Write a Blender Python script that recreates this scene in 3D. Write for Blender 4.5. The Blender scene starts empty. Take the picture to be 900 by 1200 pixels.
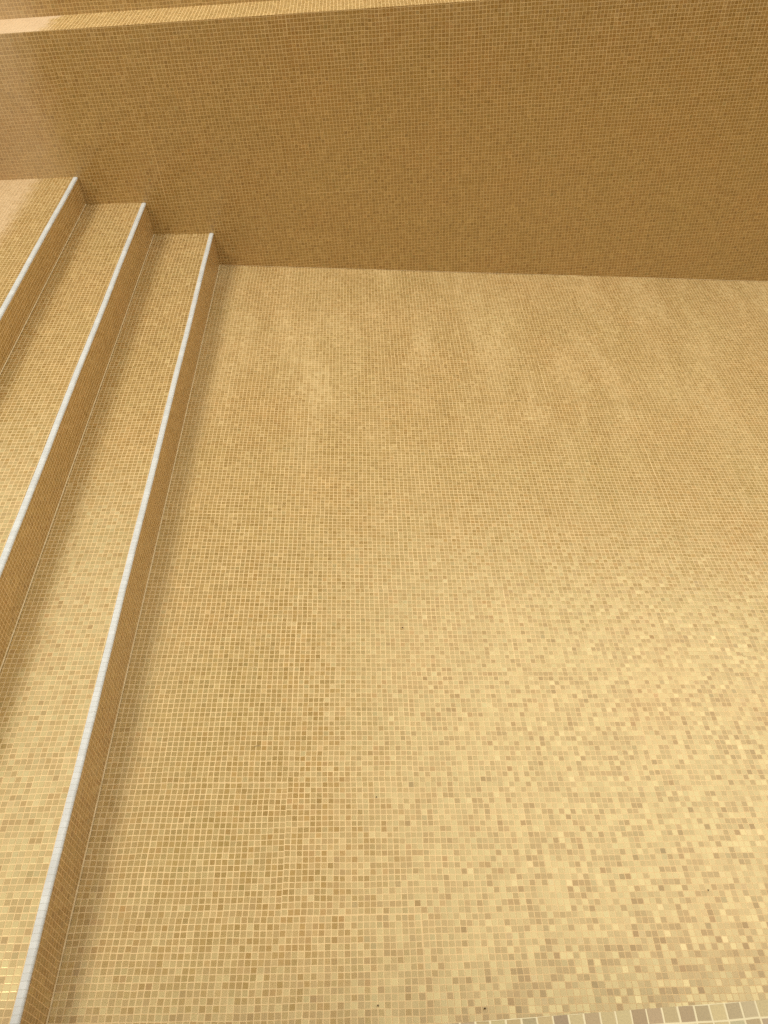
import bpy, bmesh, math, random
from mathutils import Vector, Matrix
random.seed(7)
S = bpy.context.scene
COL = S.collection
RAD = math.radians

# ------------------------------------------------------------------ layout (metres)
T = 0.015                      # one mosaic tile plus its joint
YW = 3.723                     # far wall of the pool
X0 = -0.806                    # foot of the lowest riser
ZL = 1.069                     # rim / ledge height
YN = 0.13                      # steps and floor run on under the near rim
def yrim(x): return 0.1965+0.022*(x-0.15)   # near rim, very slightly out of square
XR = 6.2                       # deep end wall
CAMH = 1.975
SLOPE = 0.1042

def floor_z(x, y):
    return -SLOPE*(x-X0) + 0.0091*(YW-y)

# ------------------------------------------------------------------ helpers
def tag(o, label=None, cat=None, group=None, kind=None):
    if label: o['label'] = label
    if cat: o['category'] = cat
    if group: o['group'] = group
    if kind: o['kind'] = kind
    return o

def empty(name, loc):
    o = bpy.data.objects.new(name, None)
    o.empty_display_size = 0.1
    COL.objects.link(o)
    o.location = loc
    return o

class MB:
    """collects faces with explicit UVs in metres"""
    def __init__(self):
        self.v = []; self.f = []; self.uv = []; self.mi = []
    def quad(self, pts, uvs=None, mi=0):
        n = len(self.v)
        self.v += [tuple(p) for p in pts]
        self.f.append(tuple(range(n, n+len(pts))))
        if uvs is None: uvs = [(p[0], p[1]) for p in pts]
        self.uv += list(uvs); self.mi.append(mi)
    def strip(self, A, B, n, uvA, uvB, mi=0):
        pass
    def box(self, lo, hi, mi=0, skip=()):
        x0, y0, z0 = lo; x1, y1, z1 = hi
        F = {
         '-x': ([(x0,y1,z0),(x0,y0,z0),(x0,y0,z1),(x0,y1,z1)], (1,2)),
         '+x': ([(x1,y0,z0),(x1,y1,z0),(x1,y1,z1),(x1,y0,z1)], (1,2)),
         '-y': ([(x0,y0,z0),(x1,y0,z0),(x1,y0,z1),(x0,y0,z1)], (0,2)),
         '+y': ([(x1,y1,z0),(x0,y1,z0),(x0,y1,z1),(x1,y1,z1)], (0,2)),
         '-z': ([(x0,y1,z0),(x1,y1,z0),(x1,y0,z0),(x0,y0,z0)], (0,1)),
         '+z': ([(x0,y0,z1),(x1,y0,z1),(x1,y1,z1),(x0,y1,z1)], (0,1))}
        for k, (pts, ax) in F.items():
            if k in skip: continue
            self.quad(pts, [(p[ax[0]], p[ax[1]]) for p in pts], mi)
    def build(self, name, mats, parent=None, smooth=False):
        me = bpy.data.meshes.new(name)
        o = bpy.data.objects.new(name, me)
        COL.objects.link(o)
        org = parent.location.copy() if parent is not None else Vector((0,0,0))
        p = parent.parent if parent is not None else None
        while p is not None:
            org += p.location; p = p.parent
        me.from_pydata([Vector(v)-org for v in self.v], [], self.f)
        uvl = me.uv_layers.new(name='UVMap')
        for i, u in enumerate(self.uv): uvl.data[i].uv = u
        if not isinstance(mats, (list, tuple)): mats = [mats]
        for m in mats: me.materials.append(m)
        for i, p_ in enumerate(me.polygons):
            p_.material_index = self.mi[i]; p_.use_smooth = smooth
        if parent is not None: o.parent = parent
        me.update()
        return o

class NT:
    def __init__(self, name):
        self.m = bpy.data.materials.new(name); self.m.use_nodes = True
        self.t = self.m.node_tree; self.t.nodes.clear()
        self.out = self.t.nodes.new('ShaderNodeOutputMaterial')
    def n(self, typ, ins=None, **kw):
        nd = self.t.nodes.new(typ)
        for k, v in kw.items(): setattr(nd, k, v)
        if ins:
            for k, v in ins.items(): self.set(nd.inputs[k], v)
        return nd
    def set(self, sock, v):
        if isinstance(v, bpy.types.NodeSocket): self.t.links.new(v, sock)
        else: sock.default_value = v
    def math(self, op, a, b=None, c=None, clamp=False):
        nd = self.n('ShaderNodeMath', operation=op, use_clamp=clamp)
        self.set(nd.inputs[0], a)
        if b is not None: self.set(nd.inputs[1], b)
        if c is not None: self.set(nd.inputs[2], c)
        return nd.outputs[0]
    def vmath(self, op, a, b=None, scale=None):
        nd = self.n('ShaderNodeVectorMath', operation=op)
        self.set(nd.inputs[0], a)
        if b is not None: self.set(nd.inputs[1], b)
        if scale is not None: self.set(nd.inputs[3], scale)
        return nd.outputs[0]
    def mix(self, f, a, b, mode='MIX'):
        nd = self.n('ShaderNodeMix', data_type='RGBA', blend_type=mode)
        self.set(nd.inputs[0], f); self.set(nd.inputs[6], a); self.set(nd.inputs[7], b)
        return nd.outputs[2]
    def mixf(self, f, a, b):
        nd = self.n('ShaderNodeMix', data_type='FLOAT')
        self.set(nd.inputs[0], f); self.set(nd.inputs[2], a); self.set(nd.inputs[3], b)
        return nd.outputs[0]
    def noise(self, vec, scale, detail=2.0, rough=0.5, color=False):
        nd = self.n('ShaderNodeTexNoise', {'Scale': scale, 'Detail': detail, 'Roughness': rough})
        self.set(nd.inputs['Vector'], vec)
        return nd.outputs['Color' if color else 'Fac']
    def ramp(self, fac, stops, interp='LINEAR'):
        nd = self.n('ShaderNodeValToRGB'); cr = nd.color_ramp; cr.interpolation = interp
        while len(cr.elements) < len(stops): cr.elements.new(0.5)
        for e, (p, c) in zip(cr.elements, stops):
            e.position = p; e.color = (c[0], c[1], c[2], 1)
        self.set(nd.inputs[0], fac)
        return nd.outputs[0]
    def smooth(self, v, a, b, lo=0.0, hi=1.0):
        nd = self.n('ShaderNodeMapRange', interpolation_type='SMOOTHSTEP')
        self.set(nd.inputs[0], v)
        for i, x in enumerate((a, b, lo, hi)): nd.inputs[i+1].default_value = x
        return nd.outputs[0]

def mosaic(name, seed=0.0, tile=T, grout=0.049, gcol=(0.70,0.50,0.25), bright=1.0,
           pearl=0.5, tilt=0.035, film=None, stops=None, haze_glow=0.0, rough=0.2):
    """square glass mosaic: every tile has its own tone, gloss and tiny tilt, laid in
    slightly uneven sheets with pale sand coloured joints"""
    b = NT(name)
    uv = b.n('ShaderNodeTexCoord').outputs['UV']
    uvs = b.vmath('ADD', uv, (seed*1.71, seed*0.93, seed))
    # sheets of 22 x 22 tiles, each set a hair out of true
    sh = b.vmath('FLOOR', b.vmath('SCALE', uv, scale=1/(tile*22)))
    shn = b.n('ShaderNodeTexWhiteNoise', {'Vector': b.vmath('ADD', sh, (seed,3.1,0.5))}, noise_dimensions='3D').outputs['Color']
    off = b.vmath('SCALE', b.vmath('SUBTRACT', shn, (0.5,0.5,0.5)), scale=0.0021)
    wob = b.vmath('SCALE', b.vmath('SUBTRACT', b.noise(uvs, 4.5, 3.0, 0.6, True), (0.5,0.5,0.5)), scale=0.0085)
    wob2 = b.vmath('SCALE', b.vmath('SUBTRACT', b.noise(uvs, 42.0, 1.0, 0.5, True), (0.5,0.5,0.5)), scale=0.0013)
    p = b.vmath('ADD', b.vmath('ADD', uv, off), b.vmath('ADD', wob, wob2))
    c = b.vmath('SCALE', p, scale=1/tile)
    cell = b.vmath('FLOOR', c); fr = b.vmath('FRACTION', c)
    s = b.n('ShaderNodeSeparateXYZ', {0: fr})
    cs = b.n('ShaderNodeSeparateXYZ', {0: cell})
    cid = b.n('ShaderNodeCombineXYZ', {0: cs.outputs[0], 1: cs.outputs[1], 2: seed*7.3+0.5}).outputs[0]
    w1 = b.n('ShaderNodeTexWhiteNoise', {'Vector': cid}, noise_dimensions='3D')
    w2 = b.n('ShaderNodeTexWhiteNoise', {'Vector': b.vmath('ADD', cid, (31.3,17.7,5.2))}, noise_dimensions='3D')
    r = b.n('ShaderNodeSeparateColor', {0: w1.outputs['Color']})
    q = b.n('ShaderNodeSeparateColor', {0: w2.outputs['Color']})
    ex = b.math('MINIMUM', s.outputs[0], b.math('SUBTRACT', 1.0, s.outputs[0]))
    ey = b.math('MINIMUM', s.outputs[1], b.math('SUBTRACT', 1.0, s.outputs[1]))
    e = b.math('SMOOTH_MIN', ex, ey, 0.02)
    # joint width varies a little from tile to tile
    gw = b.math('MULTIPLY_ADD', b.math('SUBTRACT', q.outputs[2], 0.5), 0.030, grout)
    ed = b.math('SUBTRACT', e, gw)
    tm = b.smooth(ed, -0.008, 0.022)                 # 1 on the tile, 0 in the joint
    # tones
    st = stops or [(0.00,(0.325,0.207,0.065)),(0.07,(0.360,0.232,0.075)),(0.40,(0.382,0.248,0.083)),
                   (0.70,(0.400,0.262,0.090)),(0.94,(0.430,0.285,0.102)),(1.0,(0.50,0.35,0.145))]
    tone = b.ramp(r.outputs[0], st)
    hue = b.ramp(r.outputs[1], [(0.0,(1.04,0.965,0.93)),(0.08,(1.01,0.99,0.98)),(0.5,(1,1,1)),(0.96,(1,1.005,1.0)),(0.985,(0.97,1.02,1.05)),(1.0,(0.93,1.03,1.12))])
    tone = b.mix(1.0, tone, hue, 'MULTIPLY')
    # soft drifts of colour between sheets
    dr = b.ramp(b.noise(uvs, 3.0, 3.0, 0.6), [(0.30,(1.10,0.94,0.84)),(0.5,(1,1,1)),(0.70,(0.94,1.03,0.96))])
    tone = b.mix(0.35, tone, dr, 'MULTIPLY')
    fine = b.noise(uvs, 620.0, 2.0, 0.6)
    tone = b.mix(1.0, tone, b.ramp(fine, [(0.3,(0.88,0.88,0.88)),(0.7,(1.1,1.1,1.1))]), 'MULTIPLY')
    g = b.mix(b.noise(uvs, 9.0, 4.0, 0.6), tuple(x*0.82 for x in gcol)+(1,), tuple(min(1,x*1.15) for x in gcol)+(1,))
    # pale dusty patches; the far floor's brighter light is painted in with them
    hz = b.noise(b.vmath('MULTIPLY', uvs, (3.0,0.7,1.0)), 2.3, 6.0, 0.66)
    hzm = b.smooth(hz, 0.36, 0.74, 0.0, haze_glow)
    hzm = b.math('MULTIPLY', hzm, b.smooth(b.n('ShaderNodeSeparateXYZ', {0: uv}).outputs[1], 1.7, 3.1, 0.12, 1.0))
    hzm = b.math('MULTIPLY', hzm, b.math('MULTIPLY_ADD', q.outputs[1], 1.1, 0.45))
    hzc = (0.78,0.60,0.30,1)
    tone = b.mix(hzm, tone, hzc)
    col = b.mix(tm, g, tone)
    if bright != 1.0:
        col = b.mix(1.0, col, (bright,bright,bright,1), 'MULTIPLY')
    met = b.math('MULTIPLY', b.math('POWER', r.outputs[2], 0.8), pearl)
    met = b.math('MULTIPLY', met, b.math('SUBTRACT', 1.0, b.math('MULTIPLY', hzm, 2.0)))
    ro = b.math('MULTIPLY_ADD', q.outputs[0], 0.14, rough)
    ro = b.math('ADD', ro, b.math('MULTIPLY', hzm, 0.8))
    if film:
        # smooth pinkish tone over tiles and joints, fading in towards -X
        fx, fy, fw, amt = film
        sx = b.n('ShaderNodeSeparateXYZ', {0: uv})
        nn = b.math('MULTIPLY_ADD', b.noise(uvs, 11.0, 4.0, 0.55), 0.16, -0.08)
        fm = b.smooth(b.math('ADD', sx.outputs[0], nn), fx, fx-fw)
        fm = b.math('MULTIPLY', fm, amt)
        if fy is not None:
            fm = b.math('MULTIPLY', fm, b.smooth(b.math('ADD', sx.outputs[1], nn), fy, fy+0.14))
        fc = b.mix(b.noise(uvs, 14.0, 4.0, 0.6), (0.62,0.44,0.26,1), (0.78,0.58,0.36,1))
        col = b.mix(fm, col, fc)
        met = b.math('MULTIPLY', met, b.math('SUBTRACT', 1.0, fm))
        ro = b.mixf(fm, ro, 0.5)
        hgt_k = b.math('SUBTRACT', 1.0, fm)
    # normals
    ge = b.n('ShaderNodeNewGeometry')
    jit = b.vmath('SCALE', b.vmath('SUBTRACT', w2.outputs['Color'], (0.5,0.5,0.5)), scale=tilt*2)
    nb = b.vmath('NORMALIZE', b.vmath('ADD', ge.outputs['Normal'], jit))
    h = b.smooth(ed, -0.03, 0.06)
    h = b.math('ADD', h, b.math('MULTIPLY', b.noise(uvs, 300.0, 2.0, 0.5), 0.10))
    if film: h = b.math('MULTIPLY', h, hgt_k)
    bp = b.n('ShaderNodeBump', {'Strength': 0.28, 'Distance': 0.0006, 'Height': h, 'Normal': nb})
    nrm = b.n('ShaderNodeMix', data_type='VECTOR')
    b.set(nrm.inputs[0], tm); b.set(nrm.inputs[4], ge.outputs['Normal']); b.set(nrm.inputs[5], bp.outputs[0])
    ps = b.n('ShaderNodeBsdfPrincipled')
    b.set(ps.inputs['Base Color'], col)
    pcol = b.mix(0.62, tone, (1.0,0.85,0.43,1))
    b.set(ps.inputs['Roughness'], b.mixf(tm, 0.85, ro))
    b.set(ps.inputs['IOR'], 1.5)
    b.set(ps.inputs['Specular IOR Level'], b.mixf(tm, 0.15, 0.7))
    b.set(ps.inputs['Normal'], nrm.outputs[1])
    gl = b.n('ShaderNodeBsdfAnisotropic', {'Color': pcol, 'Roughness': ro, 'Normal': nrm.outputs[1]})
    ms = b.n('ShaderNodeMixShader')
    b.set(ms.inputs[0], b.math('MULTIPLY', met, tm))
    b.set(ms.inputs[1], ps.outputs[0]); b.set(ms.inputs[2], gl.outputs[0])
    b.t.links.new(ms.outputs[0], b.out.inputs[0])
    return b.m

def plain(name, c1, c2, scale=8.0, rough=0.7, bump=0.2, spec=0.4, joints=None):
    b = NT(name)
    tc = b.n('ShaderNodeTexCoord')
    o = tc.outputs['Object']
    n1 = b.noise(o, scale, 5.0, 0.6)
    col = b.mix(b.smooth(n1, 0.3, 0.7), c1+(1,), c2+(1,))
    hgt = b.noise(o, scale*12, 3.0, 0.6)
    if joints:
        s = b.n('ShaderNodeSeparateXYZ', {0: tc.outputs['UV']})
        off = b.math('MULTIPLY_ADD', b.noise(o, 30.0, 1.0), 0.002, s.outputs[0])
        fr = b.math('FRACT', b.math('DIVIDE', off, joints))
        e = b.math('MINIMUM', fr, b.math('SUBTRACT', 1.0, fr))
        j = b.smooth(e, 0.01, 0.06)
        cell = b.n('ShaderNodeTexWhiteNoise', {'W': b.math('FLOOR', b.math('DIVIDE', off, joints))}, noise_dimensions='1D').outputs[0]
        k = b.math('MULTIPLY_ADD', cell, 0.08, 0.94)
        k3 = b.n('ShaderNodeCombineColor', {0: k, 1: k, 2: k}).outputs[0]
        col = b.mix(1.0, col, k3, 'MULTIPLY')
        col = b.mix(j, (c1[0]*0.84, c1[1]*0.82, c1[2]*0.76, 1), col)
        hgt = b.math('ADD', b.math('MULTIPLY', j, 1.0), b.math('MULTIPLY', hgt, 0.25))
    bp = b.n('ShaderNodeBump', {'Strength': bump, 'Distance': 0.002, 'Height': hgt})
    ps = b.n('ShaderNodeBsdfPrincipled', {'Base Color': col, 'Roughness': rough, 'Specular IOR Level': spec, 'Normal': bp.outputs[0]})
    b.t.links.new(ps.outputs[0], b.out.inputs[0])
    return b.m

# ------------------------------------------------------------------ materials
M_floor = mosaic('mosaic_floor', seed=1.0, haze_glow=0.24)
M_tread = mosaic('mosaic_tread', seed=2.0, pearl=0.65)
M_tread_film = mosaic('mosaic_tread_pink', seed=2.6, pearl=0.65, film=(-1.50, 2.9, 0.09, 0.6))
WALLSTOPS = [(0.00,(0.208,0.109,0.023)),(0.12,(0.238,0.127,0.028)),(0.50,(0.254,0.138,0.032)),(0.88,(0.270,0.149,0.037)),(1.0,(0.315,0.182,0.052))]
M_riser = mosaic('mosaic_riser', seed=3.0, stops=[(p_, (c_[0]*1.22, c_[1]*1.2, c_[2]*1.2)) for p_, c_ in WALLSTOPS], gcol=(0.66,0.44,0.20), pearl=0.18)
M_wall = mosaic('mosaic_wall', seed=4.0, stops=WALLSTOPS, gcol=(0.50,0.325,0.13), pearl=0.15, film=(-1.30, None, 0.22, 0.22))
M_ledge = mosaic('mosaic_ledge', seed=5.0, bright=1.3,  film=(-1.27, None, 0.06, 0.9))
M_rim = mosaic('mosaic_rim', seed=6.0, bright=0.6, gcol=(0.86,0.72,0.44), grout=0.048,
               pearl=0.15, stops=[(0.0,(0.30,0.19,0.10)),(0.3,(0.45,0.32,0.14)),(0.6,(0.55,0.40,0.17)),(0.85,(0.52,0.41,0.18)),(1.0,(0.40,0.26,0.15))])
M_nose = plain('white_nosing', (0.52,0.52,0.49), (0.60,0.60,0.565), 12.0, 0.55, 0.25, 0.4, joints=0.0151)
M_grout = plain('cove_grout', (0.55,0.40,0.20), (0.68,0.51,0.28), 40.0, 0.85, 0.3, 0.2)
M_deck = plain('terrace_concrete', (0.40,0.36,0.30), (0.48,0.44,0.37), 3.0, 0.85, 0.3, 0.3)
M_slab = plain('sky_blocker_tan', (0.42,0.33,0.20), (0.48,0.38,0.24), 3.0, 0.85, 0.3, 0.3)
M_speck = plain('dry_leaf', (0.05,0.03,0.015), (0.09,0.055,0.025), 300.0, 0.8, 0.1, 0.2)

# ------------------------------------------------------------------ pool floor
b = MB()
NX, NY = 56, 26
def fz(x, y):
    return floor_z(x, y) + 0.0012*math.sin(x*5.1+y*2.3) + 0.001*math.sin(y*6.3-x*1.7)*min(1, abs(x-X0)*3)
xs = [X0-0.06 + (XR+0.02-X0+0.06)*i/NX for i in range(NX+1)]
ys = [YN-0.05 + (YW+0.05-YN+0.05)*j/NY for j in range(NY+1)]
for i in range(NX):
    for j in range(NY):
        P = [(xs[i],ys[j]),(xs[i+1],ys[j]),(xs[i+1],ys[j+1]),(xs[i],ys[j+1])]
        b.quad([(x,y,fz(x,y)) for x,y in P], [(x*1.0054,y) for x,y in P])
pool_floor = b.build('pool_floor', M_floor, smooth=True)
tag(pool_floor, kind='structure')
pool_floor['label'] = 'sloping pool floor laid in honey coloured square mosaic'

# ------------------------------------------------------------------ steps
steps = empty('pool_steps', (X0, (YN+YW)/2, 0.0))
tag(steps, 'flight of wide mosaic steps with white edge strips, along the left of the empty pool', 'steps')
#        nose x , nose z , foot of the next riser x , z
SD = [(-0.806,0.1688,-1.089,0.1796), (-1.089,0.3384,-1.365,0.3493), (-1.365,0.4784,-1.80,0.489),
      (-1.80,0.640,-2.08,0.650), (-2.08,0.797,-2.36,0.806), (-2.36,0.950,-2.64,0.958)]
prevz = -0.02
NW, NH = 0.0165, 0.0075
for k, (nx, nz, fx, fz_) in enumerate(SD):
    st = empty('step', (0,0,0)); st.parent = steps
    st.location = (nx-X0, 0, nz)
    N = 8
    # riser
    r = MB()
    for j in range(N):
        y0 = YN + (YW-YN)*j/N; y1 = YN + (YW-YN)*(j+1)/N
        r.quad([(nx,y0,prevz-0.12),(nx,y1,prevz-0.12),(nx,y1,nz-NH),(nx,y0,nz-NH)],
               [(y0,prevz-0.12),(y1,prevz-0.12),(y1,nz-NH),(y0,nz-NH)])
    r.build('riser', M_riser, st)
    t = MB()
    for j in range(N):
        y0 = YN + (YW-YN)*j/N; y1 = YN + (YW-YN)*(j+1)/N
        t.quad([(fx-0.03,y0,fz_+0.001),(nx-NW,y0,nz-0.001),(nx-NW,y1,nz-0.001),(fx-0.03,y1,fz_+0.001)],
               [(fx-0.03,y0),(nx-NW,y0),(nx-NW,y1),(fx-0.03,y1)])
    t.build('tread', M_tread_film if k == 2 else M_tread, st)
    # white strip: small prism with an eased outer arris, not perfectly straight
    s = MB(); L = 90; prof = [(-NW,-NH),(-NW,0.0),(-0.0022,0.0004),(0.0,-0.0014),(0.0012,-0.0030),(0.0012,-NH)]
    rows = []
    for j in range(L+1):
        y = YN + (YW-YN)*j/L
        dx = 0.0007*math.sin(y*7+k)+random.uniform(-0.00035,0.00035); dz = random.uniform(-0.0003,0.0003)
        rows.append([(nx+px+(dx if i>0 else 0), y, nz+pz+dz) for i,(px,pz) in enumerate(prof)])
    for j in range(L):
        for i in range(len(prof)):
            i2 = (i+1) % len(prof)
            ya, yb = rows[j][0][1], rows[j+1][0][1]
            s.quad([rows[j][i], rows[j][i2], rows[j+1][i2], rows[j+1][i]], [(ya,0),(ya,0.01),(yb,0.01),(yb,0)])
    s.build('nosing_strip', M_nose, st)
    # pale cove joint at the foot of the riser
    g = MB(); L = 60
    for j in range(L):
        y0 = YN + (YW-YN)*j/L; y1 = YN + (YW-YN)*(j+1)/L
        if k == 0: za, zb = floor_z(nx,y0), floor_z(nx,y1)
        else: za = zb = prevz
        w = 0.0028
        g.quad([(nx+w,y0,za+0.0012),(nx+w,y1,zb+0.0012),(nx-0.001,y1,zb+w+0.0012),(nx-0.001,y0,za+w+0.0012)])
    g.build('grout_joint', M_grout, st)
    prevz = fz_

# ------------------------------------------------------------------ far wall, ledge and upper wall
XL = -2.64
fw = empty('pool_wall', (1.8, YW, -0.6))
tag(fw, 'long brown mosaic pool wall at the far side, behind the steps and the floor', 'wall')
w = MB()
nn = 40
for i in range(nn):
    xa = XL-0.5+(XR-XL+0.5)*i/nn; xb = XL-0.5+(XR-XL+0.5)*(i+1)/nn
    w.quad([(xa,YW,-0.9),(xb,YW,-0.9),(xb,YW-0.005,ZL),(xa,YW-0.005,ZL)],
           [(xa,-0.9),(xb,-0.9),(xb,ZL),(xa,ZL)])
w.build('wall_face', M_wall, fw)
l = MB()
for i in range(nn):
    xa = XL-0.5+(XR-XL+0.5)*i/nn; xb = XL-0.5+(XR-XL+0.5)*(i+1)/nn
    l.quad([(xa,YW-0.005,ZL),(xb,YW-0.005,ZL),(xb,YW+0.212,ZL),(xa,YW+0.212,ZL)])
l.build('ledge', M_ledge, fw)
g = MB()
for i in range(60):
    xa = X0+(XR-X0)*i/60; xb = X0+(XR-X0)*(i+1)/60
    za, zb = floor_z(xa,YW), floor_z(xb,YW); q_ = 0.0022
    g.quad([(xa,YW-q_-0.001,za+0.0012),(xb,YW-q_-0.001,zb+0.0012),(xb,YW+0.001,zb+q_),(xa,YW+0.001,za+q_)])
g.build('grout_joint', M_grout, fw)
UH = 2.2
uw = MB()
uw.box((XL-0.5, YW+0.207, ZL-0.02), (XR, YW+0.45, UH))
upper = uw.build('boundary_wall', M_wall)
tag(upper, 'brown mosaic wall rising behind the pale ledge at the top left corner', 'wall')

# near wall + rim, deep end wall
nw = empty('pool_wall', (1.8, YN, -0.6))
tag(nw, 'near pool edge with larger looking tan tiles and pale joints at the bottom right', 'pool edge')
w = MB()
w.quad([(XR,yrim(XR),-0.9),(XL,yrim(XL),-0.9),(XL,yrim(XL),ZL),(XR,yrim(XR),ZL)], [(XR,-0.9),(XL,-0.9),(XL,ZL),(XR,ZL)])
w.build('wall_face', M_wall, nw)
l = MB()
l.quad([(XL,YN-0.36,ZL),(XR,YN-0.36,ZL),(XR,yrim(XR),ZL),(XL,yrim(XL),ZL)], [(XL,YN-0.36-yrim(XL)),(XR,YN-0.36-yrim(XR)),(XR,0),(XL,0)])
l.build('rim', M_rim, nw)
ew = MB()
ew.box((XR, YN-0.36, -0.9), (XR+0.3, YW+0.45, ZL))
e_ = ew.build('pool_end_wall', M_wall)
tag(e_, 'mosaic wall closing the deep end of the pool, far to the right of the view', 'wall')

# ------------------------------------------------------------------ terrace
d = MB()
B = 60; z = ZL-0.004
for (xa,ya,xb,yb) in [(-B,-B,XL-0.01,B),(XR+0.3,-B,B,B),(XL-0.01,-B,XR+0.3,YN-0.36),(XL-0.01,YW+0.45,XR+0.3,B)]:
    d.quad([(xa,ya,z),(xb,ya,z),(xb,yb,z),(xa,yb,z)])
tag(d.build('terrace', M_deck), 'plain concrete terrace around the pool', kind='structure')

# ------------------------------------------------------------------ added unseen slab overhead: blocks sky so the left floor reflects darker
sb = MB(); sb.box((-2.6, 2.3, 8.0), (0.80, 14.0, 8.3))
sb.box((-2.5, 13.4, ZL), (-2.0, 13.9, 8.0), skip=('-z','+z')); sb.box((0.2, 13.4, ZL), (0.7, 13.9, 8.0), skip=('-z','+z'))
tag(sb.build('sky_blocker', M_slab), 'unseen slab added high above the pool steps to darken the floor reflections', 'sky_blocker')

# ------------------------------------------------------------------ debris
SP = [(0.127, 0.461, 'tiny dark crumb on the mosaic floor near the bottom edge, right of middle'), (-0.106, 0.471, 'tiny dark crumb on the floor close to the bottom edge, left of middle'), (0.703, 0.703, 'tiny dark crumb furthest right on the lower floor'), (-0.098, 0.947, 'tiny dark crumb on the floor, midway between step and right edge'), (-0.005, 1.493, 'tiny dark crumb furthest from the near rim, in the middle of the floor'), (-0.406, 1.094, 'thin dry stem fragment nearest the lowest step')]
SP.append((1.033, 1.405, 'thin dry stem fragment at the right edge of the floor'))
for i, (x, y, lb) in enumerate(SP):
    stem = 'stem' in lb
    z = floor_z(x, y) + 0.0045
    bm = bmesh.new()
    if stem:
        # a bent, tapering sliver
        a0 = random.uniform(0, 6.28); pts = []
        for k in range(7):
            a = a0 + k*0.22
            last = pts[-1] if pts else Vector((0,0,0))
            pts.append(last + Vector((math.cos(a), math.sin(a), 0))*0.0030)
        rings = []
        for k, p_ in enumerate(pts):
            rr = 0.0009*(1-0.75*k/6)
            rings.append([bm.verts.new(p_+Vector((rr*math.cos(t*1.2566)*0.9, rr*math.sin(t*1.2566), rr*math.cos(t*1.2566)))) for t in range(5)])
        for k in range(6):
            for t in range(5):
                bm.faces.new([rings[k][t], rings[k][(t+1)%5], rings[k+1][(t+1)%5], rings[k+1][t]])
    else:
        bmesh.ops.create_icosphere(bm, subdivisions=2, radius=0.0018)
        for v in bm.verts:
            v.co = Vector((v.co.x*random.uniform(0.7,1.3)*1.1, v.co.y*random.uniform(0.7,1.2), v.co.z*random.uniform(0.4,0.8)))
    me = bpy.data.meshes.new('crumb'); bm.to_mesh(me); bm.free(); me.materials.append(M_speck)
    o = bpy.data.objects.new('stem_fragment' if stem else 'leaf_crumb', me); COL.objects.link(o)
    o.location = (x, y, z); o.rotation_euler = (0, 0, random.uniform(0, 6.28))
    tag(o, lb, 'debris', 'bits of debris on the pool floor')


# ------------------------------------------------------------------ camera (fitted)
th, ro, ya = RAD(45.5455), RAD(-4.363), RAD(1.3235)
F = Vector((-math.sin(ya)*math.cos(th), math.cos(ya)*math.cos(th), -math.sin(th)))
R0 = Vector((math.cos(ya), math.sin(ya), 0)); U0 = R0.cross(F)
R = math.cos(ro)*R0 + math.sin(ro)*U0; U = math.cos(ro)*U0 - math.sin(ro)*R0
cam = bpy.data.cameras.new('camera'); co = bpy.data.objects.new('camera', cam); COL.objects.link(co)
m = Matrix((R, U, -F)).transposed().to_4x4(); m.translation = Vector((0,0,CAMH))
co.matrix_world = m
cam.sensor_fit = 'VERTICAL'; cam.sensor_height = 36.0; cam.lens = 950.25/1200*36.0
cam.clip_start = 0.02; cam.clip_end = 500
S.camera = co

# ------------------------------------------------------------------ light
EL, AZ = 63.0, -117.0        # azimuth of the sun measured from +Y towards +X
sd = Vector((math.sin(RAD(AZ))*math.cos(RAD(EL)), math.cos(RAD(AZ))*math.cos(RAD(EL)), math.sin(RAD(EL))))
su = bpy.data.lights.new('sun', 'SUN'); su.energy = 1.6; su.angle = RAD(16); su.color = (1.0,0.93,0.80)
so = bpy.data.objects.new('sun', su); COL.objects.link(so)
so.rotation_euler = sd.to_track_quat('Z','Y').to_euler(); so.location = (0,0,6)
W = bpy.data.worlds.new('World'); S.world = W; W.use_nodes = True
nt = W.node_tree; nt.nodes.clear()
sky = nt.nodes.new('ShaderNodeTexSky'); sky.sky_type = 'NISHITA'; sky.sun_disc = False
sky.sun_elevation = RAD(EL); sky.sun_rotation = RAD(AZ); sky.dust_density = 4.0; sky.air_density = 1.0
hs = nt.nodes.new('ShaderNodeHueSaturation'); hs.inputs['Saturation'].default_value = 0.25
bg = nt.nodes.new('ShaderNodeBackground'); bg.inputs[1].default_value = 0.15
wo = nt.nodes.new('ShaderNodeOutputWorld')
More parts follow.
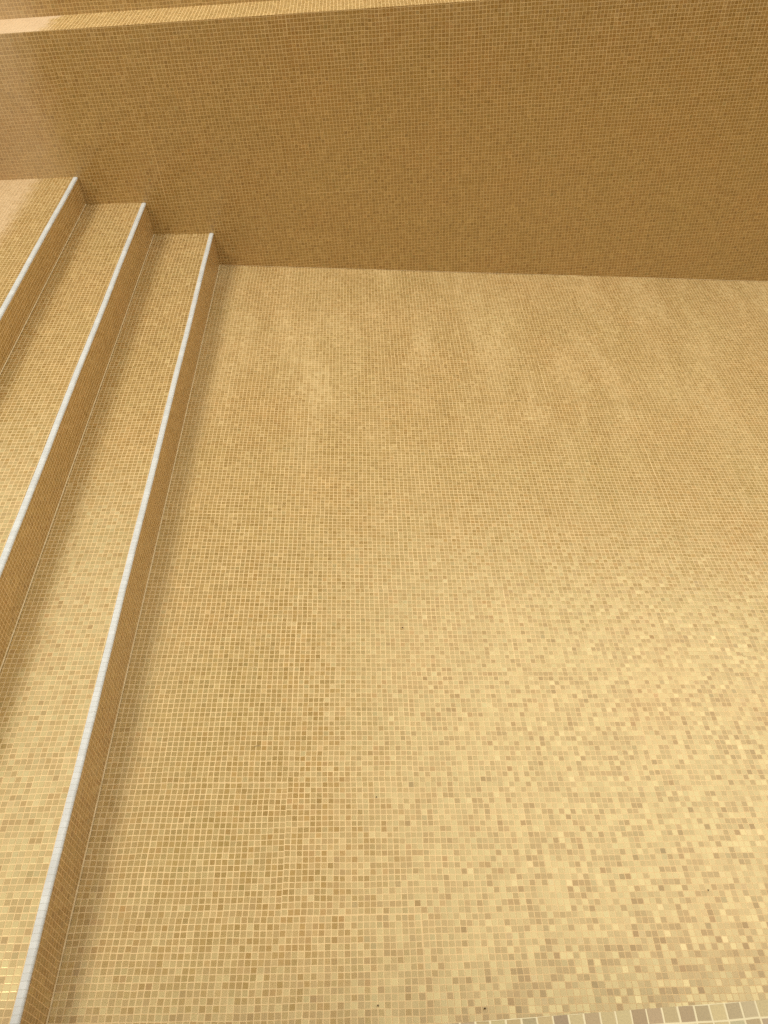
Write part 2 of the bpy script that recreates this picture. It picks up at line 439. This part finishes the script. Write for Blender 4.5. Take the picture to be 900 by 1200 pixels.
# thin bright overcast in front of the clear sky
tcw = nt.nodes.new('ShaderNodeTexCoord'); cn = nt.nodes.new('ShaderNodeTexNoise')
cn.inputs['Scale'].default_value = 2.2; cn.inputs['Detail'].default_value = 5.0
nt.links.new(tcw.outputs['Generated'], cn.inputs['Vector'])
cr = nt.nodes.new('ShaderNodeValToRGB')
cr.color_ramp.elements[0].position = 0.3; cr.color_ramp.elements[0].color = (0.66,0.68,0.72,1)
cr.color_ramp.elements[1].position = 0.7; cr.color_ramp.elements[1].color = (1.0,0.99,0.96,1)
nt.links.new(cn.outputs[0], cr.inputs[0])
cm = nt.nodes.new('ShaderNodeMix'); cm.data_type = 'RGBA'; cm.blend_type = 'MULTIPLY'; cm.inputs[0].default_value = 1.0
cm.inputs[7].default_value = (9.9,9.9,9.4,1); 
# the cloud cover is thinner and brighter towards +X
sx = nt.nodes.new('ShaderNodeSeparateXYZ'); nt.links.new(tcw.outputs['Generated'], sx.inputs[0])
mr = nt.nodes.new('ShaderNodeMapRange'); mr.interpolation_type = 'SMOOTHSTEP'
for i_, v_ in enumerate((0.0, 0.6, 0.92, 1.7)): mr.inputs[i_+1].default_value = v_
nt.links.new(sx.outputs[0], mr.inputs[0])
vm = nt.nodes.new('ShaderNodeVectorMath'); vm.operation = 'SCALE'
nt.links.new(cr.outputs[0], vm.inputs[0]); nt.links.new(mr.outputs[0], vm.inputs[3])
nt.links.new(vm.outputs[0], cm.inputs[6])
mx = nt.nodes.new('ShaderNodeMix'); mx.data_type = 'RGBA'; mx.inputs[0].default_value = 0.88
nt.links.new(sky.outputs[0], hs.inputs['Color']); nt.links.new(hs.outputs[0], mx.inputs[6]); nt.links.new(cm.outputs[2], mx.inputs[7])
nt.links.new(mx.outputs[2], bg.inputs[0]); nt.links.new(bg.outputs[0], wo.inputs[0])

S.view_settings.view_transform = 'Standard'; S.view_settings.look = 'None'
S.view_settings.exposure = 0.0
S.render.engine = 'CYCLES'
S.cycles.use_denoising = False
S.cycles.max_bounces = 5; S.cycles.diffuse_bounces = 4; S.cycles.glossy_bounces = 3
